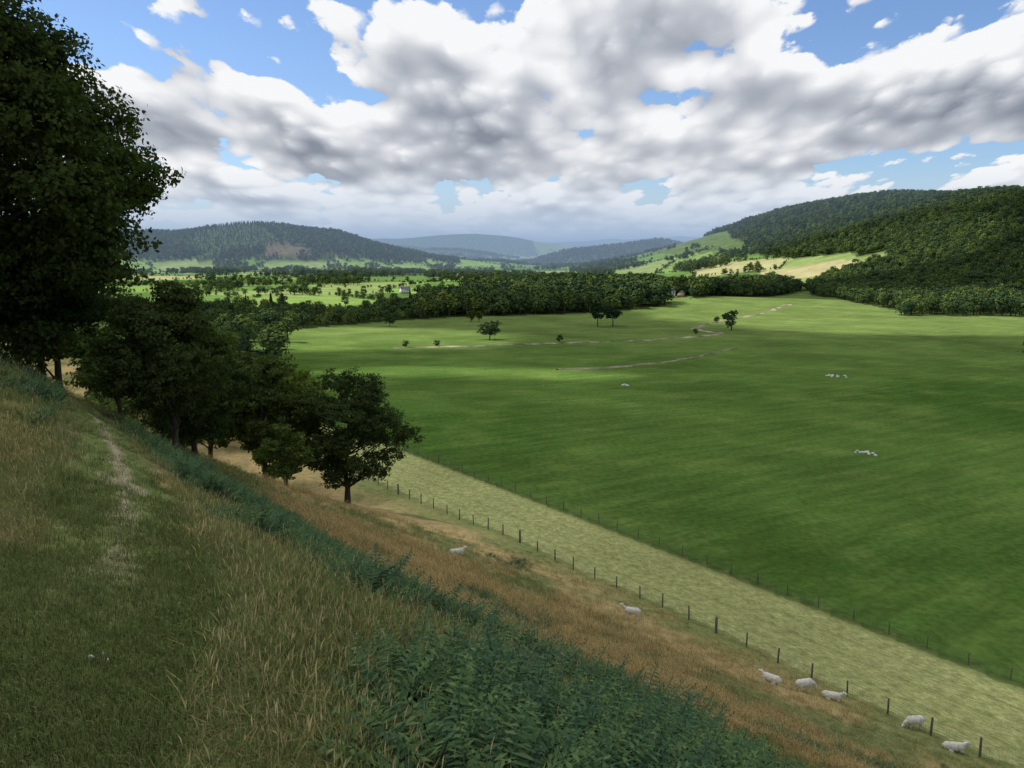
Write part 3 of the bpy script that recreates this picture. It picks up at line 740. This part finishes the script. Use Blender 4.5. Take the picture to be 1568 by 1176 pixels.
# ================================================================== world
w=bpy.data.worlds.new('World'); scn.world=w; w.use_nodes=True; N=NT(w.node_tree)
w.cycles.sampling_method='NONE'
sky=N.n('ShaderNodeTexSky'); sky.sky_type='NISHITA'; sky.sun_disc=False; sky.sun_elevation=math.asin(SUN.z); sky.sun_rotation=math.atan2(SUN.x,SUN.y); sky.air_density=1.0; sky.dust_density=.6
tcn=N.n('ShaderNodeTexCoord'); D=tcn.outputs['Generated']; dx,dy,dz=N.sep(D)
el=N.m('MAXIMUM',dz,0.); az=N.m('ARCTAN2',dx,dy)
den=N.m('ADD',el,.05); U=N.m('DIVIDE',az,N.m('MULTIPLY_ADD',el,.40,.135)); Vv=N.m('MULTIPLY',N.m('LOGARITHM',den,2.718),1.75)
v0=N.comb(U,Vv,0.); v1=N.comb(U,N.m('ADD',Vv,.17),0.)
d0=N.noise(v0,1.3,8,.57,0.,dim='2D'); dup=N.noise(v1,1.3,2,.5,0.,dim='2D'); dlo=N.noise(v0,1.3,2,.5,0.,dim='2D')
vw=N.vm('ADD',v0,N.comb(N.m('MULTIPLY',d0,.45),N.m('MULTIPLY',d0,-.3),0.))
vo=N.n('ShaderNodeTexVoronoi',voronoi_dimensions='2D',feature='SMOOTH_F1'); N.put(vo.inputs['Vector'],vw); vo.inputs['Scale'].default_value=6.2; vo.inputs['Smoothness'].default_value=.22
pf=N.m('SUBTRACT',.42,vo.outputs['Distance'])
def gauss(a0,e0,sa,se,amp):
    p=N.m('MULTIPLY',N.m('SUBTRACT',az,a0),1/sa); q=N.m('MULTIPLY',N.m('SUBTRACT',el,e0),1/se)
    return N.m('MULTIPLY',N.m('EXPONENT',N.m('MULTIPLY',N.m('MULTIPLY_ADD',p,p,N.m('MULTIPLY',q,q)),-1.)),amp)
mask=None
for gq in [(-.02,.145,.50,.055,.21),(-.43,.235,.09,.05,-.25),(-.20,.29,.14,.022,-.2),(.35,.215,.06,.022,-.22),(.12,.24,.20,.045,.12),(.55,.16,.16,.07,.14),(0.,.060,1.3,.03,.07)]:
    q=gauss(*gq); mask=q if mask is None else N.m('ADD',mask,q)
cv=N.m('ADD',N.m('ADD',N.m('MULTIPLY_ADD',pf,.16,d0),mask),-.455)
alpha=N.mr(cv,0.,.05,0,1,True)
rel=N.m('MULTIPLY',N.m('SUBTRACT',dlo,dup),2.3)
thick=N.mr(cv,.02,.30,0,1,True)
base=N.mr(thick,0,1,.92,.58)
und=gauss(-.05,.118,.36,.026,-.30)
br=N.m('ADD',N.m('ADD',base,rel),N.m('MULTIPLY_ADD',pf,.50,und))
br=N.m('MULTIPLY_ADD',N.m('SUBTRACT',d0,dlo),1.4,br)
br=N.mr(br,.15,.95,0,1,False)
cc=N.n('ShaderNodeValToRGB'); N.put(cc.inputs[0],br); e=cc.color_ramp.elements
e[0].position=0; e[0].color=(.25,.28,.34,1); e[1].position=1; e[1].color=(.93,.94,.955,1)
k=e.new(.5); k.color=(.52,.55,.61,1)
SK=.10
cl=N.vm('SCALE',cc.outputs[0]); cl.node.inputs['Scale'].default_value=1/SK
skyc=N.mix(1.,sky.outputs[0],(.95,1.13,1.42),'MULTIPLY')
col=N.mix(alpha,skyc,cl)
hz=N.m('MULTIPLY',N.mr(el,.0,.10,1,0,True),.75)
col=N.mix(hz,col,tuple(v/SK for v in (.70,.80,.91)))
bg=N.n('ShaderNodeBackground'); N.put(bg.inputs[0],col); bg.inputs[1].default_value=SK
wo=N.n('ShaderNodeOutputWorld'); N.nt.links.new(bg.outputs[0],wo.inputs[0])
# ================================================================== sun, camera
sl=bpy.data.lights.new('sun','SUN'); sl.energy=5.0; sl.angle=math.radians(.5); sl.color=(1,.96,.9)
so=bpy.data.objects.new('sun',sl); so.rotation_euler=SUN.to_track_quat('Z','Y').to_euler(); so.location=(0,0,900); scn.collection.objects.link(so)
c=bpy.data.cameras.new('camera'); c.lens=29; c.sensor_width=36; c.clip_end=60000; c.clip_start=.05
co=bpy.data.objects.new('camera',c); co.rotation_euler=(math.pi/2-PITCH,0,0); scn.collection.objects.link(co); scn.camera=co
scn.view_settings.view_transform='Standard'; scn.view_settings.look='None'; scn.view_settings.exposure=0
